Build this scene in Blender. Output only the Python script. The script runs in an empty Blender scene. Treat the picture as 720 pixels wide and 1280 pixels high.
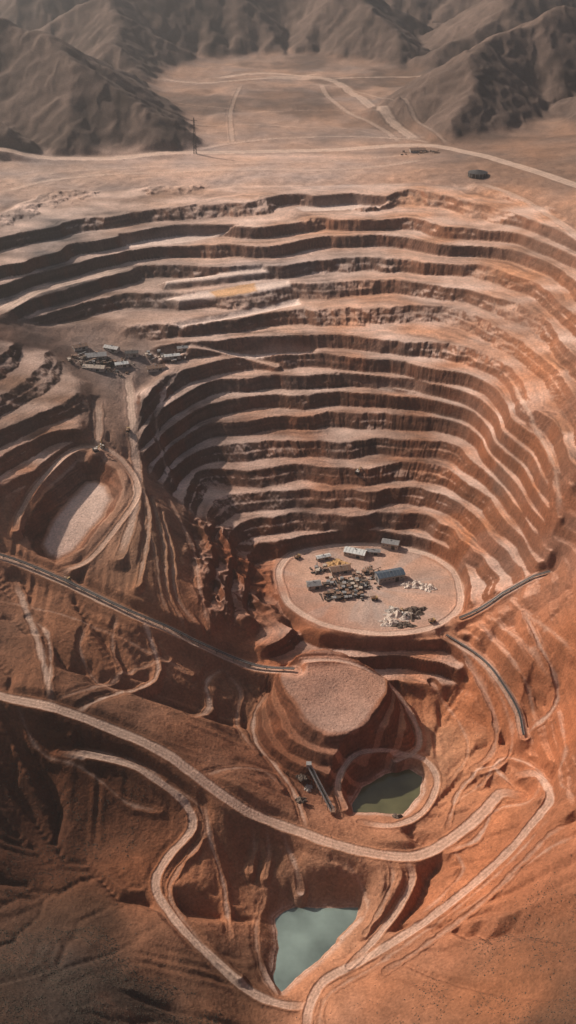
import bpy, math, numpy as np, random, heapq
from mathutils import Vector
random.seed(7); rng=np.random.RandomState(11)
sc=bpy.context.scene
# ---------------------------------------------------------------- survey camera
D=math.radians(31); CH=860.0; F=1372.0
cam_d=bpy.data.cameras.new("camera"); cam=bpy.data.objects.new("camera",cam_d); sc.collection.objects.link(cam)
cam.location=(0,0,CH); cam.rotation_euler=(math.radians(90)-D,0,0)
cam_d.sensor_width=36; cam_d.lens=36*F/1280; cam_d.clip_start=1; cam_d.clip_end=80000
sc.camera=cam
def ray(u,v):
    a=(u-360)/F; b=(640-v)/F
    return np.array([a, math.cos(D)+b*math.sin(D), -math.sin(D)+b*math.cos(D)])
def G(u,v,z):
    r=ray(u,v); t=(z-CH)/r[2]; return (t*r[0],t*r[1])
# ---------------------------------------------------------------- noise
_p=rng.permutation(256); _p=np.concatenate([_p,_p,_p]); _a=rng.rand(256)*2*np.pi
_gx=np.cos(_a).astype(np.float32); _gy=np.sin(_a).astype(np.float32)
def pn(x,y,s=0):
    x=np.asarray(x,dtype=np.float64)+s*17.31; y=np.asarray(y,dtype=np.float64)+s*9.77
    xf=np.floor(x); yf=np.floor(y); xi=xf.astype(np.int64)&255; yi=yf.astype(np.int64)&255
    fx=(x-xf).astype(np.float32); fy=(y-yf).astype(np.float32)
    def g(i,j,dx,dy):
        h=_p[_p[(xi+i)&255]+((yi+j)&255)]; return _gx[h]*dx+_gy[h]*dy
    ux=fx*fx*fx*(fx*(fx*6-15)+10); uy=fy*fy*fy*(fy*(fy*6-15)+10)
    a=g(0,0,fx,fy); b=g(1,0,fx-1,fy); c=g(0,1,fx,fy-1); d=g(1,1,fx-1,fy-1)
    return 1.5*((a+(b-a)*ux)+((c+(d-c)*ux)-(a+(b-a)*ux))*uy)
def fbm(x,y,o=3,s=0,g=.5):
    r=0;a=1;n=0
    for i in range(o):
        r=r+a*pn(x*2**i,y*2**i,s+i*3); n+=a; a*=g
    return r/n
def ridged(x,y,o=3,s=0,g=.5):
    r=0;a=1;n=0
    for i in range(o):
        r=r+a*(1-np.abs(pn(x*2**i,y*2**i,s+i*5))*1.6); n+=a; a*=g
    return r/n
def sst(x): x=np.clip(x,0,1); return x*x*(3-2*x)
def cubic(Gd,x0,y0,h,x,y):
    ny,nx=Gd.shape; gx=np.clip((x-x0)/h,1,nx-2.001); gy=np.clip((y-y0)/h,1,ny-2.001)
    i=gx.astype(int); j=gy.astype(int); a=gx-i; b=gy-j
    def wt(t): return (((-t+2)*t-1)*t/2, ((3*t-5)*t*t+2)/2, ((-3*t+4)*t+1)*t/2, (t-1)*t*t/2)
    wa=wt(a); wb=wt(b); r=0
    for jj in range(4):
        q=0
        for ii in range(4): q=q+wa[ii]*Gd[np.minimum(j+jj-1,ny-1),np.minimum(i+ii-1,nx-1)]
        r=r+wb[jj]*q
    return r
def erode(z,base,h,its,K,m,U=None,maxs=None,diff=0.):
    """stream-power drainage carving: priority-flood routing + implicit incision"""
    ny,nx=z.shape; N=ny*nx; z=z.copy()
    nb=[(-1,0,1.),(1,0,1.),(0,-1,1.),(0,1,1.),(-1,-1,1.414),(-1,1,1.414),(1,-1,1.414),(1,1,1.414)]
    bl=base.ravel()
    for it in range(its):
        if U is not None: z+=U
        zz=z.ravel().tolist(); done=bytearray(N); seen=bytearray(N); hp=[]
        for c in np.nonzero(bl)[0].tolist(): hp.append((zz[c],c)); seen[c]=1
        heapq.heapify(hp); order=[];rec=[0]*N;ds=[1.]*N
        while hp:
            fz,c=heapq.heappop(hp); done[c]=1; order.append(c); y=c//nx; x=c-y*nx
            best=0;br=c;bd=1.; zc=zz[c]; any_=-1
            for dy,dx,l in nb:
                yy=y+dy; xx=x+dx
                if 0<=yy<ny and 0<=xx<nx:
                    k=yy*nx+xx
                    if done[k]:
                        s=(zc-zz[k])/l
                        if s>best: best=s;br=k;bd=l
                        any_=k
                    elif not seen[k]:
                        seen[k]=1; zk=zz[k]; heapq.heappush(hp,(zk if zk>fz else fz+1e-4,k))
            if bl[c]: rec[c]=c
            else: rec[c]=br if br!=c else (any_ if any_>=0 else c); ds[c]=bd
        ar=[h*h]*N
        for c in reversed(order):
            r=rec[c]
            if r!=c: ar[r]+=ar[c]
        for c in order:
            r=rec[c]
            if r!=c:
                f=K*ar[c]**m/(h*ds[c]); zr=zz[r]
                if zz[c]>zr:
                    v=(zz[c]+f*zr)/(1+f)
                    if maxs and v>zr+maxs*h*ds[c]: v=zr+maxs*h*ds[c]
                    zz[c]=v
        z=np.array(zz).reshape(ny,nx)
        if diff:
            p=np.pad(z,1,mode='edge'); z=z+diff*(p[:-2,1:-1]+p[2:,1:-1]+p[1:-1,:-2]+p[1:-1,2:]-4*z)
    return z
# ---------------------------------------------------------------- macro landform (control heights)
CP=[(0,205,300),(120,215,300),(250,215,300),(400,212,300),(520,205,300),(250,180,299),(450,150,300),(300,100,303),(600,150,312),(720,215,322),
(75,238,300),(200,232,300),(350,230,300),(500,226,300),(560,225,304),(640,240,306),(720,275,302),
(400,262,281),(400,290,262),(400,322,244),(400,352,225),(400,380,206),(400,407,188),(400,433,169),(400,460,150),
(250,268,281),(250,332,244),(250,395,206),(250,440,172),(280,462,152),
(550,262,281),(550,295,262),(550,350,225),(550,410,188),(540,474,150),
(640,310,262),(640,375,225),(640,450,188),(630,535,150),(705,340,264),(705,420,228),(705,510,190),(690,600,150),(725,620,158),
(450,492,131),(450,522,112),(450,552,94),(450,580,75),(450,607,56),(450,635,37),(450,660,19),(450,680,3),
(360,490,131),(360,550,94),(360,610,56),(360,665,15),
(250,480,146),(250,530,112),(250,590,75),(265,640,45),(300,580,80),(310,640,37),(330,685,8),(200,520,140),(195,580,112),(170,535,150),
(600,550,112),(600,610,75),(590,680,30),(585,730,4),(650,595,118),(650,660,80),(645,715,42),(690,665,108),(705,685,100),(635,745,35),(600,765,10),
(575,772,1),(345,715,1),(350,760,0),(400,790,0),(460,797,0),(530,795,0),(460,735,0),(400,720,0),(520,730,0),
(150,500,162),(170,600,122),(200,700,80),(240,780,33),(300,800,5),(350,830,-15),(255,700,52),(300,720,22),(325,760,3),
(725,780,90),(690,800,55),(620,830,-5),(655,915,-35),(690,860,8),(725,900,35),(690,960,-25),(725,1000,15),(650,985,-52),(560,830,-22),(600,900,-48),(550,900,-60),
(520,862,-45),(530,950,-74),(560,1000,-77),(490,985,-80),(430,1000,-76),(510,1065,-72),(600,1020,-62),(620,1060,-58),(725,1080,5),(725,1180,25),(725,1280,45),(660,1150,-30),
(600,1150,-68),(610,1280,-20),(520,1150,-95),(500,1100,-86),(450,1205,-106),(395,1170,-116),(385,1250,-112),(400,1285,-110),(460,1285,-85),(330,1285,-104),(530,1240,-65),
(300,1200,-97),(250,1150,-82),(200,1080,-66),(240,1020,-48),(320,1080,-88),(300,1010,-42),(200,940,0),(100,900,22),(0,865,42),(0,960,0),(100,1010,-40),(0,1060,-42),(100,1130,-66),
(0,1150,-45),(0,1230,0),(100,1220,-32),(190,1200,-72),(210,1285,-70),(0,1285,30),(100,1285,-10),(350,960,-60),(400,960,-67),(360,1035,-64),(420,1055,-70),
(430,822,-24),(500,848,-40),(400,810,-10),(340,870,-36),(330,920,-50),(420,900,-52),(420,965,-67),(505,930,-66),
(0,695,92),(100,735,66),(240,800,20),(365,850,-24),(20,665,104),(90,590,126),(160,600,122),(115,660,104),(60,700,84),(0,600,150),(0,510,196),(60,480,190),(110,540,152),
(130,450,180),(200,445,176),(0,430,226),(50,412,212),(0,390,238),(100,370,232),(150,340,243),(180,395,206),(60,330,268),(0,320,284),(0,260,300),(80,290,284),
(50,760,60),(30,830,46),(120,800,42),(160,860,10),(100,860,29),(250,870,-18),(220,830,6),(300,900,-40),(200,900,3),
(-220,250,330),(-220,500,235),(-220,700,150),(-220,900,90),(-220,1280,80),(940,300,340),(940,500,270),(940,700,210),(940,900,150),(940,1280,130),(360,1520,-130),(0,1520,30),(720,1520,60)]
cp=np.array([(*G(u,v,z),z) for u,v,z in CP])
S=1000.0
def tk(r2): return np.where(r2>0,r2*np.log(r2+1e-12),0)
n=len(cp); P=cp[:,:2]/S
K=tk(((P[:,None]-P[None])**2).sum(-1))+np.eye(n)*0.0008
A=np.zeros((n+3,n+3)); A[:n,:n]=K; A[:n,n:]=np.c_[np.ones(n),P]; A[n:,:n]=A[:n,n:].T
w=np.linalg.solve(A,np.r_[cp[:,2],0,0,0])
bx=np.arange(-1900,1901,10.); by=np.arange(300,4700,10.)
BX,BY=np.meshgrid(bx,by); q=np.c_[BX.ravel(),BY.ravel()]/S
out=np.empty(len(q))
for i in range(0,len(q),20000):
    c=q[i:i+20000]; out[i:i+20000]=tk(((c[:,None]-P[None])**2).sum(-1))@w[:n]+w[n]+c@w[n+1:]
BG=out.reshape(BX.shape); BG=np.clip(BG,-135,345)
f=sst((BY-2450)/400); BG=BG*(1-f)+302*f
def bil(x,y):
    gx=np.clip((x-bx[0])/10,0,len(bx)-1.001); gy=np.clip((y-by[0])/10,0,len(by)-1.001)
    i=gx.astype(int); j=gy.astype(int); a=gx-i; b=gy-j
    return (BG[j,i]*(1-a)+BG[j,i+1]*a)*(1-b)+(BG[j+1,i]*(1-a)+BG[j+1,i+1]*a)*b
TT=np.linspace(550,4800,4500)
def hit(u,v,fn=bil):
    r=ray(u,v); x=r[0]*TT; y=r[1]*TT; z=CH+r[2]*TT
    k=np.argmax(z<fn(x,y)); 
    if k==0: k=len(TT)-1
    return (x[k],y[k],z[k])
def poly(pts): return np.array([hit(u,v)[:2] for u,v in pts])
# ---------------------------------------------------------------- ground grid
NR=1700
th=np.linspace(math.radians(60),math.radians(7.5),NR); ys=900/np.tan(th)
ys=np.concatenate([ys, ys[-1]*np.geomspace(1.01,5,60)])
si=np.linspace(-1,1,980); so=np.geomspace(1.01,9,40)
ss=np.concatenate([-so[::-1],si,so])
Wy=185+0.235*ys
X=ss[None,:]*Wy[:,None]; Y=np.repeat(ys[:,None],len(ss),1)
def sdist(pg,X,Y):
    d=np.full(X.shape,1e18); ins=np.zeros(X.shape,bool); m=len(pg)
    for i in range(m):
        x1,y1=pg[i]; x2,y2=pg[(i+1)%m]; ex,ey=x2-x1,y2-y1
        t=np.clip(((X-x1)*ex+(Y-y1)*ey)/(ex*ex+ey*ey+1e-9),0,1)
        d=np.minimum(d,(X-x1-t*ex)**2+(Y-y1-t*ey)**2)
        c=((y1>Y)!=(y2>Y)); xx=x1+(Y-y1)*ex/(ey if abs(ey)>1e-9 else 1e-9)
        ins^=(c&(X<xx))
    d=np.sqrt(d); return np.where(ins,-d,d)
B=bil(X,Y)
n1=fbm(X/260,Y/260,3,1); n2=fbm(X/60,Y/60,3,2); n3=fbm(X/18,Y/18,3,3); n4=fbm(X/5,Y/5,2,4)
# mountains (long planar flanks, carved by simulated drainage)
pm=np.array([(-2600,150),(-2600,2250)]+[G(u,v,300) for u,v in [(-20,200),(90,192),(200,190),(240,180),(222,140),(165,112),(205,92),(250,76),(330,72),(400,70),(480,84),(560,92),(500,125),(470,150),(560,180),(640,172),(690,150)]]+[(640,2620),(900,2250),(1700,1600),(2600,900),(2600,150)])
hx=24.; mx=np.arange(-2300,2301,hx); my=np.arange(2150,6900,hx); MX,MY=np.meshgrid(mx,my)
d0=sdist(pm,MX,MY)+fbm(MX/300,MY/300,2,1)*50
U=np.where(d0>0,16.,0)*sst(d0/120+.25)
z0=np.where(d0>0,15+d0*.12,0)+np.where(d0>0,1,0)*(fbm(MX/700,MY/700,2,45)*120+fbm(MX/200,MY/200,2,46)*30+rng.rand(*MX.shape)*3)
ME=erode(np.maximum(z0,0),d0<=0,hx,34,.135,.545,U,.64,.035)
M=cubic(ME,mx[0],my[0],hx,np.clip(X+n2*10,-2250,2250),np.clip(Y+fbm(X/60,Y/60,2,7)*10,2150,6850))
inside=sst((Y-2150)/150)
M=np.maximum(M,0)*inside
mount=sst(M/22)
rill=ridged(X/70+n2*.4,Y/95,2,51)
M=M+mount*((rill-.5)*7+n3*.7)
# foreground drainage
ex_=np.arange(-640,641,5.); ey_=np.arange(540,1500,5.); EX,EY=np.meshgrid(ex_,ey_)
e0=bil(EX,EY)+fbm(EX/90,EY/90,3,61)*4+(ridged(EX/190,EY/190,2,66)-.5)*11
bs=np.zeros(EX.shape,bool); bs[0,:]=bs[-1,:]=True; bs[:,0]=bs[:,-1]=True; bs|=bil(EX,EY)<-112
ee=erode(e0,bs,5.,6,.062,.42,None,1.0,.035)
ED=np.clip(ee-bil(EX,EY),-24,14)
fade=sst(np.minimum.reduce([(EX-ex_[0])/120,(ex_[-1]-EX)/120,(EY-ey_[0])/60,(ey_[-1]-EY)/150])); ED=ED*fade
E=cubic(ED,ex_[0],ey_[0],5.,X,Y)
# terraces
pit=poly([(60,243),(200,236),(350,233),(520,229),(600,233),(690,262),(760,330),(770,700),(700,700),(640,745),(580,770),(460,800),(346,760),(340,700),(290,668),(240,640),(172,565),(165,500),(200,470),(190,430),(130,400),(20,400),(-60,380),(-60,300),(20,260)])
dp=sdist(pit,X,Y)
left=poly([(-60,420),(60,440),(105,480),(110,545),(60,600),(-60,640)])
dl=sdist(left,X,Y)
fr=poly([(330,765),(400,795),(460,802),(540,800),(585,785),(590,830),(560,860),(480,860),(380,840),(320,810)])
df=sdist(fr,X,Y)
rs=poly([(700,690),(760,690),(760,1000),(690,990),(640,960),(600,900),(560,850),(580,790),(640,745)])
dr=sdist(rs,X,Y)
crag=poly([(232,640),(285,655),(335,695),(348,760),(320,790),(262,780),(238,720)])
m_c=sst(-sdist(crag,X,Y)/30+.5)
m_p=sst(-dp/30+.5); m_l=sst(-dl/30+.5); m_f=sst(-df/16+.5); m_r=sst(-dr/40+.5)
rightness=sst((X-130-0.02*Y)/260)
leftness=sst((-X-120)/200)
tm=np.maximum.reduce([m_p*(1-.08*rightness),m_l*.8,m_f,m_r*.4,m_c*.6])
tm=tm*(1-.3*sst((fbm(X/170,Y/170,2,85)-.12)/.25)*m_p*(.3+.7*rightness))
step=18.75
cx,cy=G(462,735,0); ang=np.arctan2(Y-cy,X-cx); rad=np.hypot(X-cx,Y-cy)
gul=fbm(ang*46,rad/110,3,71)
inner=sst((158-B)/12)*m_p*(1-rightness)
zb=B+n1*(11+8*leftness)+n2*3.6+n3*1.0+gul*.9*sst(rad/300)+7.5*np.sin(B/21.+n1*2.5)
k=zb/step; lv=np.floor(k)
off=np.sin(lv*12.9898)*.18
f=k-lv
wf=.31+.15*pn(X/150,Y/150,81)+.07*np.sin(lv*7.1)+.10*rightness+.15*inner
wf=np.clip(wf,.16,.62)
s0=.28+off*.6-.1*inner+.26*pn(ang*4+lv*7.3,lv*1.7,82)+.08*n2
s0=np.clip(s0,.05,.93-wf)
r=np.clip((f-s0)/wf,0,1)
rr_=np.where(r<.46,r/.46*.5,np.where(r<.56,.5,.5+(r-.56)/.44*.5))
rr_=r*.35+rr_*.65
zt=step*(lv+rr_*.9+f*.1)
facem=((r>0.02)&(r<.98))*1.0
Z=B*(1-tm)+zt*tm
natural=1-tm
Z=Z+natural*E+E*.3*m_r
cr=ridged(X/62+n2*.5,Y/62,3,67)
Z=Z+m_c*(cr-.55)*17
far=sst((Y-2200)/250)
Z=Z+natural*(1-mount)*(n2*1.4*(1-far*.3)+n3*.8*(1-far*.6))+natural*sst((Y-1450)/100)*(1-far)*n2*3
Z=Z+natural*far*(1-mount)*(fbm(X/240,Y/240,3,87)*9+(ridged(X/120,Y/200,2,88)-.5)*4)*sst((Y-2450)/200)
Z=Z+M
Z=Z+n3*.8*tm*facem+n4*.3*(1-sst((Y-1500)/900))
# ---- flats & cuts
road=np.zeros(X.shape); pale=np.zeros(X.shape); lane=np.zeros(X.shape); face2=np.zeros(X.shape)
fl=poly([(345,722),(350,700),(375,686),(420,679),(470,677),(520,684),(560,702),(578,735),(574,765),(545,785),(500,796),(450,794),(400,780),(360,757)])
dfl=sdist(fl,X,Y)+n2*3
w_=sst(-dfl/10+.9); Z=Z*(1-w_)+(0+n3*.25)*w_; tm=tm*(1-w_); facem=facem*(1-w_); pale=np.maximum(pale,w_*.3)
# levelled leach pads on the upper benches
pads=[([(196,350),(260,338),(330,330),(338,340),(270,352),(203,362)],1.2),([(203,373),(290,355),(362,344),(366,358),(310,371),(222,384)],1.3),([(208,412),(300,386),(374,364),(378,379),(310,402),(228,418)],1.3),([(268,446),(340,432),(396,434),(396,447),(300,455)],1.1),([(366,256),(440,249),(490,255),(474,265),(378,266)],1.),([(150,300),(220,288),(300,290),(230,305),(150,312)],.9),([(188,440),(225,434),(246,438),(225,452),(196,455)],.8),([(420,470),(520,478),(590,505),(500,490)],.5)]
for pg,amt in pads:
    P_=poly(pg); d_=sdist(P_,X,Y)+n3*2+n2*3; c_=P_.mean(0); lvl=float(bil(c_[0],c_[1]))-2; pz=lvl+(Y-c_[1])*.03
    w_=sst((3-d_)/16); Z=Z*(1-w_)+pz*w_; pale=np.maximum(pale,sst(-d_/5)*amt); tm=tm*(1-.6*w_)
ov=poly([(22,668),(36,632),(92,572),(128,570),(152,585),(163,612),(150,640),(110,690),(70,712),(40,700)])
dov=sdist(ov,X,Y)+n3*2
w_=sst((14-dov)/22)
Z=np.where(dov<14, Z*(1-w_)+(B)*w_, Z)
dep=sst((-dov-6)/20)*17
Z=Z-dep; face2=np.maximum(face2,((dov<-5)&(dov>-27))*1.0); pale=np.maximum(pale,sst((-dov-25)/8)*.85)
# stepped oval waste dump
mcx,mcy,_=hit(417,907); rxm,rym=97.,92.
rho=np.hypot((X-mcx)/rxm,(Y-mcy)/rym); dmo=(1-rho)*94+n2*6+n3*2.5
lw=18.5-13*sst((Y-mcy+15)/70)
st=11.5; kk=np.clip(dmo/lw,0,3); kf=np.floor(kk); ff=kk-kf
hm=(kf+sst(ff/.66))*st; hm=np.minimum(hm,3*st)
Z=np.where(dmo>0,B*.6+(-56)*.4+hm-sst((kk-2.95)/.05)*sst((dmo-50)/30)*2.5,Z); face2=np.maximum(face2,((dmo>0)&(kk<2.99)&(ff<.64))*1.0); pale=np.maximum(pale,sst((kk-2.7)/.3)*.3*(dmo>0))
tm=tm*(dmo<0)
# ---- ponds
p1=poly([(340,1138),(356,1124),(372,1117),(400,1118),(452,1112),(446,1142),(424,1172),(398,1202),(352,1236),(338,1222),(346,1180)])
p2=poly([(438,1000),(452,975),(482,958),(512,952),(530,966),(528,990),(506,1014),(470,1012),(440,1010)])
ponds=[]
for pg,lvl,wd in ((p1,-118.,16),(p2,-84.,20)):
    dd=sdist(pg,X,Y)+n3*1.6+n2*2
    w_=sst((wd*1.6-dd)/(wd*1.6)); Z=np.where(dd<wd*1.6,Z*(1-w_)+(lvl+1.5+np.clip(dd,-3,40)*.45)*w_,Z)
    Z=np.where(dd<0,lvl+1.2+np.maximum(dd,-14)*.55,Z)
    ponds.append((pg,lvl)); pale=np.maximum(pale,sst((9-dd)/9)*.6)
# ---- roads
def catm(p,ds=7.):
    p=np.array(p,float); p=np.vstack([2*p[0]-p[1],p,2*p[-1]-p[-2]]); o=[]
    for i in range(1,len(p)-2):
        L=np.linalg.norm(p[i+1]-p[i]); m=max(2,int(L/ds))
        for t in np.arange(m)/m:
            o.append(.5*((2*p[i])+(-p[i-1]+p[i+1])*t+(2*p[i-1]-5*p[i]+4*p[i+1]-p[i+2])*t*t+(-p[i-1]+3*p[i]-3*p[i+1]+p[i+2])*t**3))
    o.append(p[-2]); return np.array(o)
def gridsample(arr,x,y):
    x=np.asarray(x,float); y=np.asarray(y,float)
    gj=np.interp(y,ys,np.arange(len(ys))); s=x/(185+.235*y); gi=np.interp(s,ss,np.arange(len(ss)))
    j=np.minimum(gj.astype(int),len(ys)-2); i=np.minimum(gi.astype(int),len(ss)-2); a=gi-i; b=gj-j
    return (arr[j,i]*(1-a)+arr[j,i+1]*a)*(1-b)+(arr[j+1,i]*(1-a)+arr[j+1,i+1]*a)*b
def lay(pts,width,strength=1.,cut=1.,sm=9,off=0.,soft=1.):
    pp=catm([hit(u,v)[:2] for u,v in pts])
    z=gridsample(Z,pp[:,0],pp[:,1])
    kz=np.ones(sm)/sm
    for _ in range(2): z=np.convolve(np.pad(z,sm//2,mode='edge'),kz,mode='valid')[:len(pp)]
    z=z+off
    reach=width*1.5+6
    BD=np.full(X.shape,1e9,np.float32); BZ=np.zeros(X.shape,np.float32); BT=np.zeros(X.shape,np.float32); N=len(pp)-1
    for i in range(N):
        x1,y1=pp[i]; x2,y2=pp[i+1]
        j0=np.searchsorted(ys,min(y1,y2)-reach); j1=np.searchsorted(ys,max(y1,y2)+reach)
        if j1<=j0: continue
        i0=max(0,np.searchsorted(ss,(min(x1,x2)-reach)/((185+.235*min(y1,y2)) if min(x1,x2)<reach else 185+.235*max(y1,y2)))-12); i1=min(len(ss),np.searchsorted(ss,(max(x1,x2)+reach)/((185+.235*min(y1,y2)) if max(x1,x2)>-reach else 185+.235*max(y1,y2)))+12)
        sl=(slice(j0,j1),slice(i0,i1)); xx=X[sl];yy=Y[sl]
        ex,ey=x2-x1,y2-y1; t=np.clip(((xx-x1)*ex+(yy-y1)*ey)/(ex*ex+ey*ey+1e-9),0,1)
        d=np.hypot(xx-x1-t*ex,yy-y1-t*ey); zz=z[i]+(z[i+1]-z[i])*t
        c=d<BD[sl]; BD[sl]=np.where(c,d,BD[sl]); BZ[sl]=np.where(c,zz,BZ[sl]); BT[sl]=np.where(c,np.minimum(i+t,N-i-t),BT[sl])
    h=width/2*(1+.35*n2); sel=BD<reach
    e=BD+n3*1.5*soft+n2*1.0
    wgt=sst(1-(e-h)/(width*.55+4))*cut
    Z[sel]=(Z*(1-wgt)+BZ*wgt)[sel]
    berm=np.exp(-((e-h-1.2)/1.1)**2)*1.0*cut
    Z[sel]=(Z+berm)[sel]
    fadeend=sst(BT/5+.1)
    road[sel]=np.maximum(road,sst((h+.8-e)/(1.8*soft))*strength*fadeend)[sel]
    lane[sel]=(np.cos(BD*2*np.pi/max(3.2,width/2.6)+.5))[sel]
    return pp,z
RD={}
def R(name,pts,width,**k): RD[name]=(lay(pts,width,**k),width)
F_=dict(soft=2.2)
W_=dict(soft=2.2,cut=.5,strength=.5)
R('t1',[(75,932),(150,948),(190,966),(232,1005),(240,1040),(207,1075),(195,1110),(228,1160),(270,1200),(310,1235),(355,1256),(392,1258)],9)
R('t1b',[(95,925),(170,945),(212,975),(250,1010),(255,1050),(225,1085),(212,1120),(250,1175),(300,1222)],4,strength=.5,**F_)
R('t2',[(382,1300),(386,1262),(404,1230),(444,1206),(494,1176),(545,1142),(595,1100),(640,1055),(668,1020),(690,985),(672,962),(640,975)],9)
R('t2b',[(398,1300),(402,1262),(420,1238),(460,1212),(520,1172),(580,1126),(640,1070),(690,1010)],4,**W_)
R('t3',[(505,1068),(516,1092),(500,1130),(470,1172),(436,1210)],7)
R('t3b',[(480,1066),(492,1092),(480,1130),(455,1170)],4,strength=.6,**F_)
R('t4',[(430,1010),(422,985),(444,955),(490,942),(530,950),(546,980),(528,1015),(490,1030),(450,1026)],7)
R('t5',[(335,862),(318,890),(320,925),(345,958),(368,990),(385,1040)],5,**F_)
R('t6',[(365,843),(430,846),(490,868),(520,905),(522,935),(495,950)],6)
R('t7',[(18,722),(40,780),(52,820),(66,882)],9,cut=.6,**F_)
R('t8',[(90,896),(140,868),(196,848),(188,800),(172,764)],6,**F_)
R('t9',[(38,770),(58,790),(64,830),(60,870)],5,cut=.6,**F_)
R('t10',[(240,892),(262,880),(258,850),(280,830)],7,cut=.6,**F_)
R('t11',[(256,1000),(262,1050),(280,1110),(288,1170)],5,cut=.6,**F_)
R('t12',[(350,1040),(366,1070),(376,1110)],6,cut=.6,**F_)
R('t13',[(316,1030),(318,1060),(312,1090)],4,cut=.6,**F_)
for i,(p_,wd) in enumerate([([(0,745),(40,758),(110,778),(180,812),(240,845)],4),([(66,880),(110,862),(160,838),(210,826)],5),([(330,1022),(336,1060),(332,1100)],4),([(110,775),(100,810),(120,845),(160,870)],4),([(280,830),(300,860),(296,900),(320,940)],5),([(245,975),(290,960),(330,965),(352,985)],4),([(150,760),(140,800),(150,840)],4),([(20,880),(50,930),(110,960),(160,1000),(200,1010)],4),([(560,1050),(580,1080),(560,1110),(520,1150)],4),([(600,780),(640,820),(665,860),(672,900)],4),([(610,770),(660,800),(690,840)],4),([(640,750),(690,770),(720,800)],4),([(540,850),(575,900),(585,940),(560,980)],4),([(330,1120),(320,1160),(325,1200),(345,1240)],4),([(420,1070),(450,1095),(460,1130),(430,1170)],5),([(225,470),(205,500),(196,540),(215,600)],4),([(560,1010),(590,990),(630,960)],4),([(580,1030),(620,1010),(660,1000),(680,970)],5),([(700,870),(710,920),(700,960),(720,990)],4),([(210,620),(240,680),(250,740),(262,790)],4),([(180,650),(196,700),(200,740),(215,780)],4),([(560,1150),(620,1110),(680,1060),(730,1030)],3)]): R('w%d'%i,p_,wd,**W_)
R('t14',[(652,920),(690,880),(700,840),(676,790),(655,760)],6,**F_)
R('t15',[(648,985),(610,960),(575,990),(560,1030)],5,**F_)
R('t16',[(620,1000),(600,1040),(560,1060)],5,**F_)
R('t17',[(690,960),(650,945),(625,950),(600,985)],5,**F_)
R('t18',[(720,1010),(690,1035),(650,1080),(600,1130),(540,1175),(480,1215)],5,strength=.5,**F_)
R('t19',[(570,800),(600,850),(620,900),(615,940),(590,965)],6,strength=.5,**F_)
R('t19b',[(585,800),(620,860),(640,910),(632,950),(600,970)],4,strength=.45,**F_)
R('t20',[(700,650),(696,610),(682,570),(660,520),(640,480)],6,strength=.6,cut=.5,**F_)
R('t21',[(160,470),(164,510),(168,560),(172,600),(166,650),(150,700)],12,cut=.7,**F_)
R('t22',[(122,500),(124,530),(120,570)],10,strength=.7,**F_)
R('t23',[(172,600),(186,640),(182,690),(172,740)],5,strength=.7,**F_)
R('t24',[(200,640),(215,690),(220,740),(250,790)],5,strength=.5,**F_)
R('t24b',[(190,620),(205,680),(210,740),(235,790)],4,strength=.5,**F_)
R('t25',[(240,440),(300,448),(345,462)],8,strength=.7,**F_)
R('t26',[(-10,392),(40,365),(90,348),(155,334)],26,strength=.9,**F_)
R('t27',[(20,668),(30,630),(90,568),(135,562),(164,590),(172,620),(150,655),(112,700),(70,718)],7,strength=.7)
R('t28',[(520,176),(480,150),(446,120),(410,100),(340,92),(270,98)],30,strength=.8,soft=3.5)
R('t28b',[(500,178),(470,158),(420,130),(400,105)],14,strength=.6,**F_)
R('t28c',[(560,182),(520,160),(480,130),(440,112),(380,104)],10,strength=.5,**F_)
R('t29',[(410,100),(480,96),(560,98)],20,strength=.6,**F_)
R('t29b',[(200,100),(260,104),(320,100),(400,92)],22,strength=.6,**F_)
R('t29c',[(180,128),(250,132),(340,140),(430,138),(500,160)],8,strength=.35,**F_)
R('t29d',[(330,96),(370,98),(410,97)],60,strength=.6,cut=.3,soft=5)
R('t29e',[(230,160),(320,156),(420,160),(480,172)],8,strength=.4,**F_)
R('t30',[(290,180),(288,140),(300,110)],10,strength=.4,**F_)
R('t30b',[(250,188),(300,178),(400,172),(500,174),(540,180)],12,strength=.6,**F_)
R('t31',[(0,240),(90,222),(250,214),(420,212),(530,200)],14,strength=.6,**F_)
R('t31b',[(80,214),(250,206),(400,202),(520,192)],10,strength=.5,**F_)
R('t32',[(600,230),(660,255),(720,300),(760,330)],16,strength=.7,**F_)
R('floor',[(352,735),(349,712),(366,693),(410,680),(470,678),(525,687),(562,706),(574,735),(572,762),(540,782),(498,792),(450,790),(400,777),(364,757),(352,735)],9)
R('main2',[(-40,198),(120,200),(250,192),(400,188),(520,182),(590,192),(660,212),(760,245)],28)
R('side',[(558,792),(600,820),(628,852),(648,888),(654,922)],11)
R('side2',[(574,778),(628,748),(668,718),(690,698)],10)
R('conv',[(-40,684),(20,704),(85,730),(160,765),(240,800),(300,826),(368,852)],13)
R('main',[(-40,852),(0,868),(60,885),(140,912),(205,938),(245,972),(300,1008),(360,1035),(420,1055),(470,1066),(520,1064),(562,1045),(600,1018),(625,994),(652,990)],13)
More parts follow.
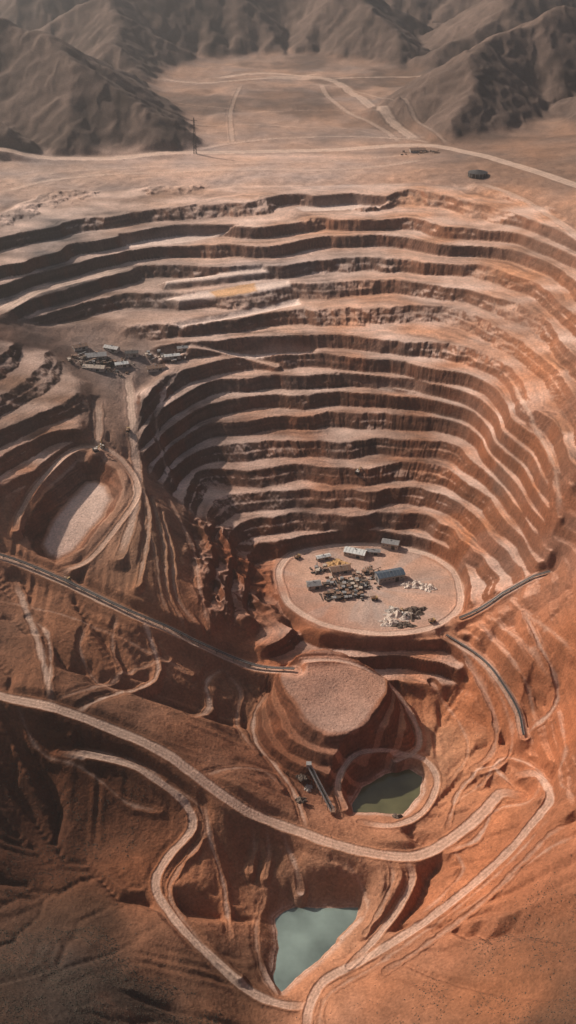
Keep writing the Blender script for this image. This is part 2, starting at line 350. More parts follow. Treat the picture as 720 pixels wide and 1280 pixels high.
# ---------------------------------------------------------------- ground colour zones (soil tones, left-hand shade painted in)
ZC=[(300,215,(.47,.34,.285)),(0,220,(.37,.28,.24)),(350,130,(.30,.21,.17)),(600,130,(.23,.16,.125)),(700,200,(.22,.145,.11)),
(150,280,(.25,.19,.165)),(60,330,(.17,.13,.115)),(300,340,(.42,.31,.265)),(480,300,(.42,.27,.205)),(650,300,(.40,.24,.17)),(700,420,(.39,.22,.15)),  # left hillside entry is dark because its shade is put into the colour
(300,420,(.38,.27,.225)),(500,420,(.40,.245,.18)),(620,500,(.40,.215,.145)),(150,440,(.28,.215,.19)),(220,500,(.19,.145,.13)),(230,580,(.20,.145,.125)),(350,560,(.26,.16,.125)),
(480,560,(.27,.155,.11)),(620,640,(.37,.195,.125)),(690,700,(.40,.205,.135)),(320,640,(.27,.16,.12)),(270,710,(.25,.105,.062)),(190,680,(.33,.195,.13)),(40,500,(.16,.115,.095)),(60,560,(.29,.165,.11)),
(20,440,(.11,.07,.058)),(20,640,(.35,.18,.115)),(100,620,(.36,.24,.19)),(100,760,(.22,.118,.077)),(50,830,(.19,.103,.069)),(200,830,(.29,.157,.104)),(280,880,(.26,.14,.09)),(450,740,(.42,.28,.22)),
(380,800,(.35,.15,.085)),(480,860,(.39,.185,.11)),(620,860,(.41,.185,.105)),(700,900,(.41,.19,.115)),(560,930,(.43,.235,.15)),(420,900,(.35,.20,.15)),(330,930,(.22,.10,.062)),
(80,960,(.10,.045,.027)),(30,1060,(.085,.041,.027)),(150,1050,(.18,.085,.052)),(100,1150,(.085,.050,.035)),(60,1230,(.058,.044,.037)),(150,1270,(.058,.045,.038)),(260,1100,(.30,.155,.10)),(300,1250,(.14,.078,.052)),  # lower-left: brown soil and scrub, with slope shade and corner darkening painted in
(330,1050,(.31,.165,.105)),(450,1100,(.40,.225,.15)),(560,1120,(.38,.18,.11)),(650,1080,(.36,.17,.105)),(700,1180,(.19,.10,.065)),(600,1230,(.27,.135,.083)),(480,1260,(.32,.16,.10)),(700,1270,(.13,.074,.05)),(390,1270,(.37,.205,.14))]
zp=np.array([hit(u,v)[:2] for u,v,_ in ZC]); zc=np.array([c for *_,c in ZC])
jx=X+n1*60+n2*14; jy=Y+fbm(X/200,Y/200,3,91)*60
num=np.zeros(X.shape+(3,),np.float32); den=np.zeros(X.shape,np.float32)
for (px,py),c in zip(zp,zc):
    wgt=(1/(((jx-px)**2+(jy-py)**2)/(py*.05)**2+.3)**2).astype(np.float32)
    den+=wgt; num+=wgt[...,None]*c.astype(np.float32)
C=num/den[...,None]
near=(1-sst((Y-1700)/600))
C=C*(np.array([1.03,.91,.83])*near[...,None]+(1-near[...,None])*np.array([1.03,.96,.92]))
# geological hue layering: rust / pink / grey units
pz_=np.clip(m_p+m_l,0,1)
hue=fbm(zb/38+n1*.6,ang*2.2,3,111)*pz_; hue2=fbm(X/130,Y/130,3,112)
C=C*(1+(hue*.55+hue2*.45)[...,None]*np.array([.42,.10,-.22])+hue2[...,None]*.18)
gm=(sst((fbm(zb/30,ang*2.5+3,2,113)-.05)/.25)*.3*(1-.6*rightness)*pz_)[...,None]; lum=C.mean(-1,keepdims=True); C=C*(1-gm)+(lum*np.array([1.06,.98,.94]))*gm
# slope (fan grid corrected)
dzr=np.gradient(Z,axis=0)/np.gradient(Y,axis=0); dzc=np.gradient(Z,axis=1)/np.gradient(X,axis=1)
dzr=dzr-dzc*(np.gradient(X,axis=0)/np.gradient(Y,axis=0))
sl=np.hypot(dzr,dzc)
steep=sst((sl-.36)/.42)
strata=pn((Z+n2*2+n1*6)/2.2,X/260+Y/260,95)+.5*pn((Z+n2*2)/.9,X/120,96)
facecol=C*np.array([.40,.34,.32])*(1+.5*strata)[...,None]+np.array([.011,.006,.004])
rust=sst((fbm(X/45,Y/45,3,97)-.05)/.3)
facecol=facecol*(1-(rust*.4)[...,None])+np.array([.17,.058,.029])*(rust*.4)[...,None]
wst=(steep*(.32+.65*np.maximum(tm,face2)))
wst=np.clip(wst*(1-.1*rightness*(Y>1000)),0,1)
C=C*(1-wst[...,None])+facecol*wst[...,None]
bandz=zb/3.1+n3*.25
band=pn(bandz,ang*5,101)+.6*pn(zb/1.25,ang*9,102)
bm=(1-steep)*np.clip(np.maximum(tm,np.maximum(.7*m_r,.14*(1-mount))),0,1)*(1-sst((-dfl)/10))
C=C*(1+.50*band*bm)[...,None]
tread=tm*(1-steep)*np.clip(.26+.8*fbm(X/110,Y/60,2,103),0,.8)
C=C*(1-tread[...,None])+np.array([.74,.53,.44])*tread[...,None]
mc=np.array([.115,.079,.064])*(1+.25*n1+.12*n2+.35*(rill-.5))[...,None]; C=C*(1-mount[...,None])+mc*mount[...,None]
flat_far=far*(1-mount)
var=1+.20*n1+.24*fbm(X/30,Y/30,4,99)*(1-.6*np.maximum(flat_far,mount))+.10*n3*(1-flat_far)+.08*n4*(1-far)
C=C*var[...,None]
ff2=sst((fbm(X/330,Y/330,4,107)+.05)/.25); dark_f=flat_far*sst((Y-2420)/150)
C=C*(1-.45*dark_f*ff2)[...,None]
C=C*(1+.32*pn(X/260,Y/38,105)*flat_far*(1-dark_f)+.25*fbm(X/90,Y/160,3,108)*dark_f)[...,None]
pc=np.array([.80,.61,.52]); pw=np.clip(np.clip(pale*(1-.85*steep),0,1.3)*.70*(1+.25*n2),0,.9)[...,None]; C=C*(1-pw)+pc*pw
oc=sst(-(sdist(poly([(262,362),(318,349),(322,365),(270,376)]),X,Y)+n3*4)/8+.4)*.8*(1-steep); C=C*(1-oc[...,None])+np.array([.66,.36,.17])*oc[...,None]
rc=(np.array([.66,.48,.385])*.72+C*.34)*(1+.14*lane+.08*n3)[...,None]; rw=(road*.74)[...,None]; C=C*(1-rw)+rc*rw
lum=C.mean(-1,keepdims=True); C=lum+(C-lum)*1.08
C=np.clip(C,.008,.8)
# ---------------------------------------------------------------- mesh helper
def mat(name,col,rough=.8,metal=0,nscale=.6,nvar=.25):
    m=bpy.data.materials.new(name); m.use_nodes=True; nt=m.node_tree; b=nt.nodes['Principled BSDF']
    b.inputs['Roughness'].default_value=rough; b.inputs['Metallic'].default_value=metal
    g=nt.nodes.new('ShaderNodeNewGeometry'); no=nt.nodes.new('ShaderNodeTexNoise'); no.inputs['Scale'].default_value=nscale; no.inputs['Detail'].default_value=4
    nt.links.new(g.outputs['Position'],no.inputs['Vector'])
    r=nt.nodes.new('ShaderNodeValToRGB'); r.color_ramp.elements[0].position=.3; r.color_ramp.elements[1].position=.7
    r.color_ramp.elements[0].color=(*[c*(1-nvar) for c in col],1); r.color_ramp.elements[1].color=(*[min(1,c*(1+nvar)) for c in col],1)
    nt.links.new(no.outputs['Fac'],r.inputs['Fac']); nt.links.new(r.outputs['Color'],b.inputs['Base Color']); return m
MT={k:mat(k,*v) for k,v in dict(
 white_metal=((.66,.64,.60),.5,.0,.3,.15),grey_metal=((.28,.26,.25),.5,.2),dark_steel=((.07,.06,.055),.55,.4),blue_roof=((.075,.10,.13),.45,.2,.3,.15),
 rust=((.22,.12,.075),.8),tan_wall=((.42,.33,.26),.85),glass=((.03,.04,.05),.15),rubber=((.03,.03,.03),.9),yellow=((.38,.24,.10),.6),
 belt=((.06,.052,.046),.85),concrete=((.42,.35,.30),.9),pale_rock=((.60,.48,.40),.95,0,.4,.4),dark_rock=((.11,.075,.055),.95),ore=((.48,.28,.12),.95),scrub=((.055,.042,.028),.95)).items()}
class MB:
    def __init__(s): s.v=[];s.f=[];s.m=[];s.mats=[]
    def mi(s,m):
        if m not in s.mats: s.mats.append(m)
        return s.mats.index(m)
    def add(s,vs,fs,m):
        o=len(s.v); s.v+=[tuple(v) for v in vs]; k=s.mi(m)
        for f in fs: s.f.append(tuple(o+i for i in f)); s.m.append(k)
    def box(s,c,d,m,rz=0,ry=0,taper=1.):
        x,y,z=d[0]/2,d[1]/2,d[2]/2; vs=[]
        for sz in (-1,1):
            tp=taper if sz>0 else 1
            for a,b in ((-1,-1),(1,-1),(1,1),(-1,1)):
                p=[a*x*tp,b*y*tp,sz*z]
                if ry: p=[p[0]*math.cos(ry)+p[2]*math.sin(ry),p[1],-p[0]*math.sin(ry)+p[2]*math.cos(ry)]
                vs.append((c[0]+p[0]*math.cos(rz)-p[1]*math.sin(rz),c[1]+p[0]*math.sin(rz)+p[1]*math.cos(rz),c[2]+p[2]))
        s.add(vs,[(3,2,1,0),(4,5,6,7),(0,1,5,4),(1,2,6,5),(2,3,7,6),(3,0,4,7)],m)
    def bar(s,a,b,w,m):
        a=Vector(a);b=Vector(b);d=(b-a).normalized(); up=Vector((0,0,1)) if abs(d.z)<.9 else Vector((1,0,0))
        r=d.cross(up).normalized()*w/2; u=r.cross(d).normalized()*w/2
        vs=[a-r-u,a+r-u,a+r+u,a-r+u,b-r-u,b+r-u,b+r+u,b-r+u]
        s.add(vs,[(3,2,1,0),(4,5,6,7),(0,1,5,4),(1,2,6,5),(2,3,7,6),(3,0,4,7)],m)
    def cyl(s,c,r,h,m,n=14,axis='z',r2=None):
        r2=r if r2 is None else r2; vs=[]
        for k,(hh,rr) in enumerate(((-h/2,r),(h/2,r2))):
            for i in range(n):
                t=2*math.pi*i/n; a,b=rr*math.cos(t),rr*math.sin(t)
                vs.append((c[0]+a,c[1]+b,c[2]+hh) if axis=='z' else ((c[0]+a,c[1]+hh,c[2]+b) if axis=='y' else (c[0]+hh,c[1]+a,c[2]+b)))
        s.add(vs,[tuple(range(n))[::-1],tuple(range(n,2*n))]+[(i,(i+1)%n,n+(i+1)%n,n+i) for i in range(n)],m)
    def obj(s,name,loc=(0,0,0),rz=0,parent=None,smooth=False):
        me=bpy.data.meshes.new(name); me.from_pydata(s.v,[],s.f)
        for m in s.mats: me.materials.append(MT[m])
        me.polygons.foreach_set('material_index',s.m)
        if smooth: me.polygons.foreach_set('use_smooth',[True]*len(s.f))
        me.update(); o=bpy.data.objects.new(name,me); sc.collection.objects.link(o)
        o.location=loc; o.rotation_euler=(0,0,rz); 
        if parent: o.parent=parent
        return o
def empty(name,loc,rz=0):
    e=bpy.data.objects.new(name,None); sc.collection.objects.link(e); e.location=loc; e.rotation_euler=(0,0,rz); e.empty_display_size=5; return e
# ---------------------------------------------------------------- terrain object
nr,nc=X.shape
me=bpy.data.meshes.new('terrain')
co=np.empty((nr*nc,3),np.float32); co[:,0]=X.ravel(); co[:,1]=Y.ravel(); co[:,2]=Z.ravel()
idx=np.arange(nr*nc,dtype=np.int32).reshape(nr,nc)
q=np.stack([idx[:-1,:-1],idx[:-1,1:],idx[1:,1:],idx[1:,:-1]],-1).reshape(-1)
nf=len(q)//4
me.vertices.add(nr*nc); me.vertices.foreach_set('co',co.ravel())
me.loops.add(nf*4); me.loops.foreach_set('vertex_index',q)
me.polygons.add(nf); me.polygons.foreach_set('loop_start',np.arange(nf,dtype=np.int32)*4)
try: me.polygons.foreach_set('loop_total',np.full(nf,4,np.int32))
except Exception: pass
me.polygons.foreach_set('use_smooth',np.ones(nf,bool))
me.update(calc_edges=True)
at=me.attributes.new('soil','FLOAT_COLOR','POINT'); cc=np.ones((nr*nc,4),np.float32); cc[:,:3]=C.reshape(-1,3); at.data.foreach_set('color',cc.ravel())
ter=bpy.data.objects.new('terrain',me); sc.collection.objects.link(ter)
m=bpy.data.materials.new('mine_soil'); m.use_nodes=True; nt=m.node_tree; L=nt.links; b=nt.nodes['Principled BSDF']
b.inputs['Roughness'].default_value=.97; b.inputs['Specular IOR Level'].default_value=.1
a=nt.nodes.new('ShaderNodeAttribute'); a.attribute_name='soil'; g=nt.nodes.new('ShaderNodeNewGeometry')
def nz(scale,det=5,dist=0):
    k=nt.nodes.new('ShaderNodeTexNoise'); k.inputs['Scale'].default_value=scale; k.inputs['Detail'].default_value=det; k.inputs['Roughness'].default_value=.62; k.inputs['Distortion'].default_value=dist; L.new(g.outputs['Position'],k.inputs['Vector']); return k
na=nz(.35,5); nb=nz(.05,5,.6)
def mr(src,lo,hi):
    k=nt.nodes.new('ShaderNodeMapRange'); k.inputs['From Min'].default_value=.3;k.inputs['From Max'].default_value=.7;k.inputs['To Min'].default_value=lo;k.inputs['To Max'].default_value=hi; L.new(src,k.inputs['Value']); return k
ma=mr(na.outputs['Fac'],.75,1.25); mb=mr(nb.outputs['Fac'],.85,1.15)
mu=nt.nodes.new('ShaderNodeMath'); mu.operation='MULTIPLY'; L.new(ma.outputs[0],mu.inputs[0]); L.new(mb.outputs[0],mu.inputs[1])
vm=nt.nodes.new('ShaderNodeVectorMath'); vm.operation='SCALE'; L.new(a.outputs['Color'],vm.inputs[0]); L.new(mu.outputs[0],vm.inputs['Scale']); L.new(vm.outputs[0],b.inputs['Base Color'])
bp=nt.nodes.new('ShaderNodeBump'); bp.inputs['Strength'].default_value=.65; bp.inputs['Distance'].default_value=1.9; L.new(na.outputs['Fac'],bp.inputs['Height']); L.new(bp.outputs[0],b.inputs['Normal'])
me.materials.append(m)
def gz(x,y): return float(gridsample(Z,[x],[y])[0])
def at_(u,v):
    x,y,z=hit(u,v,lambda a,b:gridsample(Z,a,b)); return (x,y,gz(x,y))
# ---------------------------------------------------------------- ponds
def water(name,pg,lvl,col):
    c=pg.mean(0); pp=c+(pg-c)*1.12; me=bpy.data.meshes.new(name); me.from_pydata([(x,y,lvl) for x,y in pp],[],[tuple(range(len(pp)))])
    m=bpy.data.materials.new(name+'_water'); m.use_nodes=True; nt=m.node_tree; b=nt.nodes['Principled BSDF']; b.inputs['Roughness'].default_value=.12
    g=nt.nodes.new('ShaderNodeNewGeometry'); k=nt.nodes.new('ShaderNodeTexNoise'); k.inputs['Scale'].default_value=.018; k.inputs['Detail'].default_value=5; nt.links.new(g.outputs['Position'],k.inputs['Vector'])
    r=nt.nodes.new('ShaderNodeValToRGB'); r.color_ramp.elements[0].position=.35; r.color_ramp.elements[1].position=.65; r.color_ramp.elements[0].color=(*[c*.65 for c in col],1); r.color_ramp.elements[1].color=(*[c*1.35 for c in col],1)
    nt.links.new(k.outputs['Fac'],r.inputs['Fac']); nt.links.new(r.outputs[0],b.inputs['Base Color'])
    k2=nt.nodes.new('ShaderNodeTexNoise'); k2.inputs['Scale'].default_value=.5; nt.links.new(g.outputs['Position'],k2.inputs['Vector']); bp=nt.nodes.new('ShaderNodeBump'); bp.inputs['Strength'].default_value=.1; nt.links.new(k2.outputs['Fac'],bp.inputs['Height']); nt.links.new(bp.outputs[0],b.inputs['Normal'])
    me.materials.append(m); o=bpy.data.objects.new(name,me); sc.collection.objects.link(o)
water('pond',*ponds[0],(.18,.225,.20)); water('pond',*ponds[1],(.11,.10,.048))
# ---------------------------------------------------------------- buildings
def shed(name,u,v,L_,W_,H_,rz,roof='white_metal',wall='tan_wall',ridge=.22):
    x,y,z=at_(u,v); e=empty(name,(x,y,z),rz); h=H_
    w=MB(); w.box((0,0,h/2-.5),(L_,W_,h+1),wall); rh=W_*ridge
    w.add([(-L_/2,-W_/2,h),(-L_/2,W_/2,h),(-L_/2,0,h+rh)],[(0,2,1)],wall); w.add([(L_/2,-W_/2,h),(L_/2,W_/2,h),(L_/2,0,h+rh)],[(0,1,2)],wall); w.obj('walls',parent=e)
    r=MB(); o=.8
    for sgn in (-1,1):
        a=[(-L_/2-o,sgn*(W_/2+o),h-.2),(L_/2+o,sgn*(W_/2+o),h-.2),(L_/2+o,0,h+rh+.15),(-L_/2-o,0,h+rh+.15)]
        vs=a+[(p[0],p[1],p[2]+.35) for p in a]; r.add(vs,[(0,1,2,3),(4,5,6,7),(0,1,5,4),(1,2,6,5),(2,3,7,6),(3,0,4,7)],roof)
    for i in range(int(L_/5)):
        xx=-L_/2+2.5+i*5
        for sgn in (-1,1): r.bar((xx,sgn*(W_/2+.7),h+.25),(xx,0,h+rh+.6),.25,'grey_metal')
    r.cyl((0,0,h+rh+.7),.9,1.6,'grey_metal'); r.obj('roof',parent=e)
    d=MB(); d.box((L_*.2,-W_/2-.06,h*.36),(5,.12,h*.72),'dark_steel'); d.box((-L_/2-.06,0,h*.36),(.12,5,h*.72),'dark_steel'); d.obj('door',parent=e)
    g=MB()
    for i in range(max(2,int(L_/6))):
        xx=-L_/2+3+i*6
        if abs(xx-L_*.2)>4: g.box((xx,-W_/2-.05,h*.6),(2.4,.1,1.3),'glass')
    g.obj('windows',parent=e); return e
shed('warehouse',487,724,38,17,10,.30,'blue_roof','grey_metal',.16)
shed('warehouse',444,694,30,14,7,-.35,'white_metal')
shed('warehouse',488,684,24,12,9,-.3,'grey_metal')
shed('workshop_building',392,734,18,13,6,.2,'grey_metal')
shed('workshop_building',404,699,20,7,5,.35,'white_metal')
shed('workshop_building',466,692,20,8,5,-.1,'grey_metal')
shed('site_office',425,714,28,14,5,.25,'rust')
for u,v,l,w_,h,a,rf in [(120,448,32,16,6,.2,'grey_metal'),(100,436,22,12,5,.5,'rust'),(140,438,24,11,5,-.4,'grey_metal'),(195,462,28,12,5,.3,'rust'),(165,445,20,11,6,.1,'dark_steel'),(118,462,34,12,5,-.15,'tan_wall'),(152,458,20,10,5,.3,'white_metal'),(215,447,24,9,4,.25,'white_metal'),(228,438,16,9,4,.2,'grey_metal')]: shed('processing_building',u,v,l,w_,h,a,rf,'concrete')
shed('depot_building',522,190,34,14,5,.1,'rust','concrete')
x,y,z=at_(597,220); t=MB(); t.cyl((0,0,3.5),19,8,'dark_steel',28); t.cyl((0,0,9),19.5,3,'dark_steel',28,r2=8); t.cyl((0,0,11),8,1.5,'dark_steel',20,r2=4)
for i in range(16): t.box((19*math.cos(i*.3927),19*math.sin(i*.3927),3.5),(1,1,8),'grey_metal',i*.3927)
t.obj('storage_tank',(x,y,z))
# ---------------------------------------------------------------- yard clutter
def plant(name,u,v,sx,sy,nn,seed,mats=('rust','rust','grey_metal','tan_wall','dark_rock','dark_steel','dark_rock')):
    r=random.Random(seed); x,y,z=at_(u,v); mb=MB()
    for i in range(nn):
        a,b=r.gauss(0,sx*.42),r.gauss(0,sy*.42)
        if abs(a)>sx or abs(b)>sy: continue
        zz=gz(x+a,y+b)-z; k=r.random(); mm=r.choice(mats); rz=r.choice((.3,1.87))+r.uniform(-.15,.15)
        if k<.45: mb.box((a,b,zz+.7),(r.uniform(1.5,6),r.uniform(1.2,3),r.uniform(1.2,3)),mm,rz)
        elif k<.6: mb.cyl((a,b,zz+1.2),r.uniform(.8,1.8),r.uniform(2.5,5),mm)
        elif k<.8:
            l=r.uniform(6,16); p=(a,b,zz+1); q_=(a+l*math.cos(rz),b+l*math.sin(rz),zz+r.uniform(1,6)); mb.bar(p,q_,.8,mm); mb.bar((q_[0],q_[1],zz-1),q_,.5,'dark_steel')
        else:
            h=r.uniform(3,6)
            for dx in (-2,2):
                for dy in (-2,2): mb.bar((a+dx,b+dy,zz-1),(a+dx,b+dy,zz+h),.4,'dark_steel')
            mb.box((a,b,zz+h*.6),(4.6,4.6,.4),mm); mb.box((a,b,zz+h),(5,5,.8),mm)
    mb.obj(name,(x,y,z))
plant('crushing_plant',440,732,38,24,230,3); plant('crushing_plant',425,747,34,10,90,4); plant('equipment_yard',400,715,16,14,30,5)
plant('equipment_yard',125,455,60,28,130,6); plant('equipment_yard',210,448,40,16,36,7,('concrete','grey_metal','tan_wall')); plant('equipment_yard',525,192,50,20,22,8,('rust','dark_rock'))
plant('equipment_yard',460,715,18,18,40,9)
def pile(name,u,v,r,h,m,seed,sq=1.,rz=0):
    x,y,z=at_(u,v); rr=np.linspace(0,1,14); tt=np.linspace(0,2*np.pi,44,endpoint=False); mb=MB(); vs=[];fs=[]
    for i,a in enumerate(rr):
        for j,t in enumerate(tt):
            px,py=a*r*math.cos(t),a*r*math.sin(t)*sq; k=1+.6*float(pn(math.cos(t)*1.6+seed,math.sin(t)*1.6,5)); px*=k;py*=k
            hh=h*(1-a)**.8*(.7+1.0*float(pn(px/5+seed,py/5,6)))+1.1*float(pn(px/2.,py/2.,7))*(a<.95) - (1.5 if a>.97 else 0)
            vs.append((px*math.cos(rz)-py*math.sin(rz),px*math.sin(rz)+py*math.cos(rz),hh))
    for i in range(len(rr)-1):
        for j in range(44): fs.append((i*44+j,i*44+(j+1)%44,(i+1)*44+(j+1)%44,(i+1)*44+j))
    mb.add(vs,fs,m); mb.obj(name,(x,y,z))
for i,(u,v,r,h,mm,sq) in enumerate([(516,731,17,5,'pale_rock',.5),(500,770,20,6,'pale_rock',.6),(520,764,14,5,'dark_rock',.8),(487,778,14,4,'pale_rock',.6),(422,706,16,3,'ore',.8),(535,735,10,4,'pale_rock',1),(505,782,16,3,'dark_rock',.5),(378,970,7,3,'dark_rock',1),(384,985,6,3,'concrete',1),(376,1000,7,3,'dark_rock',.8),(497,1022,6,4,'dark_rock',1),(514,772,9,4,'dark_rock',1),(492,764,9,4,'concrete',1)]): pile('rock_pile',u,v,r,h,mm,i*3.3,sq)
# ---------------------------------------------------------------- conveyors
def conveyor(name,key,lift=5.,w=3.0):
    (pp,z),_=RD[key]; mb=MB()
    c=[(p[0],p[1],zz+lift) for p,zz in zip(pp,z)]
    for i in range(len(c)-1):
        a=Vector(c[i]);b_=Vector(c[i+1]);d=(b_-a); n_=Vector((-d.y,d.x,0)).normalized()*w/2
        mb.add([a-n_,a+n_,b_+n_,b_-n_]+[p-Vector((0,0,.8)) for p in (a-n_,a+n_,b_+n_,b_-n_)],[(0,1,2,3),(4,5,6,7),(0,3,7,4),(1,2,6,5)],'belt')
        for s in (-1,1):
            mb.bar(a+n_*s*1.05+Vector((0,0,.6)),b_+n_*s*1.05+Vector((0,0,.6)),.3,'grey_metal')
        if i%3==0:
            for s in (-1,1): mb.bar(a+n_*s-Vector((0,0,lift+1.5)),a+n_*s*.9+Vector((0,0,.5)),.45,'dark_steel')
            mb.bar(a+n_-Vector((0,0,lift-.5)),a-n_-Vector((0,0,1)),.3,'dark_steel')
    mb.obj(name)
conveyor('belt_conveyor','conv',4.5); conveyor('belt_conveyor','side2',3.); conveyor('belt_conveyor','side',3.,2.4)
a=at_(386,964); b_=at_(416,1018); mb=MB(); A_=Vector(a)+Vector((0,0,8)); B_=Vector(b_)+Vector((0,0,4)); d=B_-A_; n_=Vector((-d.y,d.x,0)).normalized()*2.2
for s in (-1,1):
    mb.bar(A_+n_*s,B_+n_*s,.6,'grey_metal'); mb.bar(A_+n_*s+Vector((0,0,2.5)),B_+n_*s+Vector((0,0,2.5)),.4,'grey_metal')
for i in range(15):
    p=A_+d*i/14; mb.bar(p-n_,p+n_,.6,'grey_metal'); [mb.bar(p+n_*s,p+n_*s+Vector((0,0,2.5)),.4,'grey_metal') for s in (-1,1)]
    if i%3==0: [mb.bar(p+n_*s,(p+n_*s*1.3)-Vector((0,0,13)),.6,'dark_steel') for s in (-1,1)]
mb.bar(A_,B_,1.8,'belt'); mb.box(A_+Vector((0,0,1)),(6,6,5),'grey_metal'); mb.box(B_,(5,5,4),'rust'); mb.obj('inclined_conveyor')
# ---------------------------------------------------------------- vehicles
def truck(u,v,rz):
    x,y,z=at_(u,v); e=empty('haul_truck',(x,y,z),rz)
    c=MB(); c.box((0,0,2.2),(11,3.4,1),'dark_steel'); c.box((4.6,0,3.2),(2.6,5,1.6),'yellow'); c.obj('chassis',parent=e)
    k=MB(); k.box((3.6,1.2,4.8),(2.2,2.2,2),'yellow'); k.box((4.75,1.2,5),(.1,1.8,1),'glass'); k.obj('cab',parent=e)
    d=MB(); vs=[(-6.2,-2.8,4.6),(-6.2,2.8,4.6),(2.4,2.8,3),(2.4,-2.8,3),(-6.6,-3.1,6),(-6.6,3.1,6),(2.6,3.1,6.2),(2.6,-3.1,6.2)]
    d.add(vs,[(3,2,1,0),(0,1,5,4),(1,2,6,5),(2,3,7,6),(3,0,4,7)],'yellow'); d.add([(-5.6,-2.4,5.6),(-5.6,2.4,5.6),(2,2.4,5.6),(2,-2.4,5.6),(-2,0,7)],[(0,1,4),(1,2,4),(2,3,4),(3,0,4)],'rust'); d.box((3.6,0,6.3),(2.4,6,.25),'yellow'); d.obj('dump_bed',parent=e)
    w=MB()
    for xx,yy in ((3.8,2.5),(3.8,-2.5),(-3.6,2.6),(-3.6,-2.6),(-3.6,1.6),(-3.6,-1.6)): w.cyl((xx,yy,1.5),1.5,1,'rubber',16,'y')
    w.obj('wheels',parent=e); e.scale=(.8,)*3
def excav(u,v,rz):
    x,y,z=at_(u,v); e=empty('excavator',(x,y,z),rz)
    t=MB(); [t.box((0,s*2.2,.8),(7,1.1,1.6),'rubber') for s in (-1,1)]; t.box((0,0,1.1),(3,3.4,.8),'dark_steel'); t.obj('tracks',parent=e)
    h=MB(); h.box((-1,0,3),(6.5,4.6,2.4),'concrete'); h.box((2,1.5,4.2),(2,1.5,2.6),'white_metal'); h.box((3.05,1.5,4.5),(.1,1.2,1.4),'glass'); h.box((-3.6,0,3.2),(1.6,4.8,2.6),'dark_steel'); h.obj('house',parent=e)
    a=MB(); a.bar((2,-.5,3.4),(6,-.5,8),1,'yellow'); a.bar((6,-.5,8),(9.5,-.5,6.6),.9,'yellow'); a.bar((9.5,-.5,6.6),(10.4,-.5,2.6),.7,'yellow'); a.box((10,-.5,1.8),(2.2,2,1.8),'dark_steel',taper=1.25); a.obj('boom_and_bucket',parent=e)
for u,v,a in [(84,726,-.5),(540,778,.4),(372,698,.8),(160,540,1.5),(468,750,.1)]: truck(u,v,a)
for u,v,a in [(120,564,.4),(128,560,2),(447,592,1.),(505,770,2.)]: excav(u,v,a)
x,y,z=at_(244,192); mb=MB(); H=75
for s in ((-1,-1),(1,-1),(1,1),(-1,1)): mb.bar((s[0]*3,s[1]*3,-1),(s[0]*.6,s[1]*.6,H),.9,'dark_steel')
for i in range(12):
    t0=i/12;t1=(i+1)/12; r0=3-2.4*t0; r1=3-2.4*t1
    for a,b_ in (((-1,-1),(1,-1)),((1,-1),(1,1)),((1,1),(-1,1)),((-1,1),(-1,-1))): mb.bar((a[0]*r0,a[1]*r0,t0*H),(b_[0]*r1,b_[1]*r1,t1*H),.5,'dark_steel')
mb.box((0,0,H-6),(14,.8,.8),'dark_steel'); mb.obj('lattice_mast',(x,y,z))
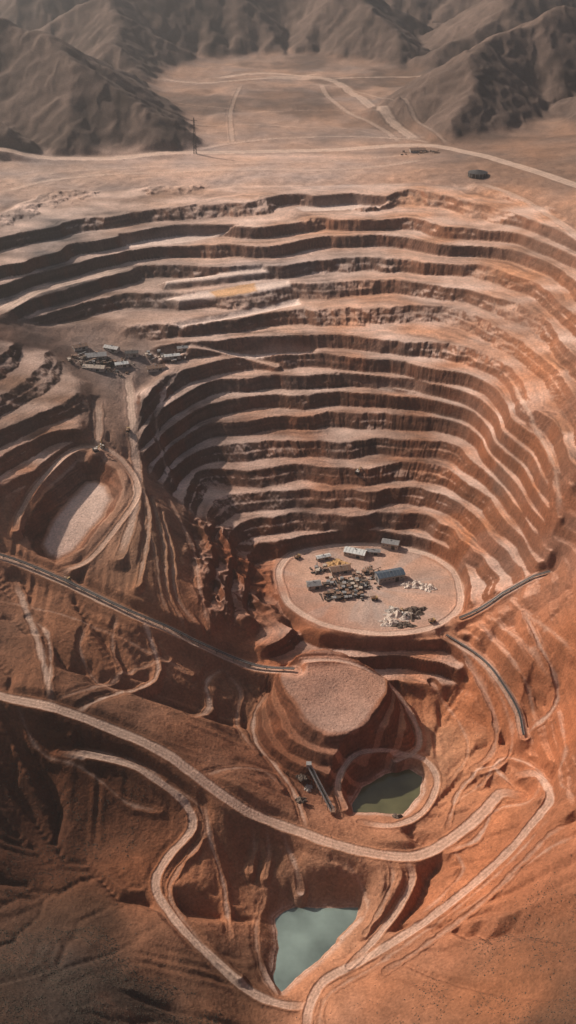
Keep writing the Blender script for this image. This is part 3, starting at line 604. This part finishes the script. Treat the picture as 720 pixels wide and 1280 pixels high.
# ---------------------------------------------------------------- scrub & boulders
def scatter(name,regions,m,smin,smax,seed):
    r=random.Random(seed); vs=[];fs=[]
    base=[(1,0,0),(-1,0,0),(0,1,0),(0,-1,0),(0,0,1),(.6,.6,.6),(-.6,.5,.7)]
    bf=[(0,2,5),(2,4,5),(4,0,5),(0,3,4),(3,1,4),(1,2,6),(2,4,6),(4,1,6)]
    for pg,nn in regions:
        pg=np.array(pg,float); lo=pg.min(0); hi=pg.max(0)
        pts=np.c_[np.random.RandomState(seed).uniform(lo[0],hi[0],nn),np.random.RandomState(seed+1).uniform(lo[1],hi[1],nn)]
        dd=sdist(pg,pts[:,0],pts[:,1]); nn_=fbm(pts[:,0]/40,pts[:,1]/40,3,8); ok=(dd<-30*(nn_+.3))&(nn_>-.1+.3*np.random.RandomState(3).rand(nn)-.15); pts=pts[ok]
        zz=gridsample(Z,pts[:,0],pts[:,1]); rr=gridsample(road,pts[:,0],pts[:,1])
        for (x,y),z,ro in zip(pts,zz,rr):
            if ro>.05: continue
            s=smin+(smax-smin)*r.random()**2; o=len(vs); a=r.random()*6
            for p in base:
                q_=[c*s*r.uniform(.7,1.3) for c in p]; vs.append((x+q_[0]*math.cos(a)-q_[1]*math.sin(a),y+q_[0]*math.sin(a)+q_[1]*math.cos(a),z+q_[2]*.8-.1*s))
            fs+=[tuple(o+i for i in f_) for f_ in bf]
    mb=MB(); mb.add(vs,fs,m); mb.obj(name)
bl=poly([(-60,1130),(120,1150),(200,1200),(330,1300),(-60,1300)]); br=poly([(760,1020),(640,1110),(540,1200),(440,1300),(760,1300)]); lm=poly([(-40,900),(200,960),(180,1080),(-40,1150)])
scatter('desert_scrub',[(bl,24000),(br,8000),(lm,5000)],'scrub',.3,1.0,21)
allr=poly([(-60,700),(760,700),(760,1300),(-60,1300)])
scatter('boulders',[(allr,9000)],'dark_rock',.25,.8,33)
# ---------------------------------------------------------------- light
w_=bpy.data.worlds.new("World"); sc.world=w_; w_.use_nodes=True; nt=w_.node_tree; bg=nt.nodes['Background']
sky=nt.nodes.new('ShaderNodeTexSky'); sky.sky_type='NISHITA'; sky.sun_disc=False
EL=math.radians(36); AZ=math.atan2(-.82,.57)
sky.sun_elevation=EL; sky.sun_rotation=AZ; sky.air_density=1.0; sky.dust_density=5
nt.links.new(sky.outputs[0],bg.inputs[0]); bg.inputs[1].default_value=.062
sd=bpy.data.lights.new('sun','SUN'); sd.energy=4.9; sd.angle=math.radians(.8); sd.color=(1,.91,.80)
so_=bpy.data.objects.new('sun',sd); sc.collection.objects.link(so_)
dirv=Vector((math.sin(AZ)*math.cos(EL),math.cos(AZ)*math.cos(EL),math.sin(EL))); so_.rotation_euler=dirv.to_track_quat('Z','Y').to_euler()
mb=MB(); MT['air']=bpy.data.materials.new('dusty_air'); MT['air'].use_nodes=True; nt=MT['air'].node_tree; nt.nodes.clear()
o_=nt.nodes.new('ShaderNodeOutputMaterial'); vs_=nt.nodes.new('ShaderNodeVolumeScatter'); vs_.inputs['Density'].default_value=.000048; vs_.inputs['Anisotropy'].default_value=.6; vs_.inputs['Color'].default_value=(.97,.95,.95,1); nt.links.new(vs_.outputs[0],o_.inputs['Volume'])
mb.box((0,9000,200),(30000,26000,1900),'air'); mb.obj('haze')
sc.view_settings.view_transform='Standard'; sc.view_settings.look='None'; sc.view_settings.exposure=0
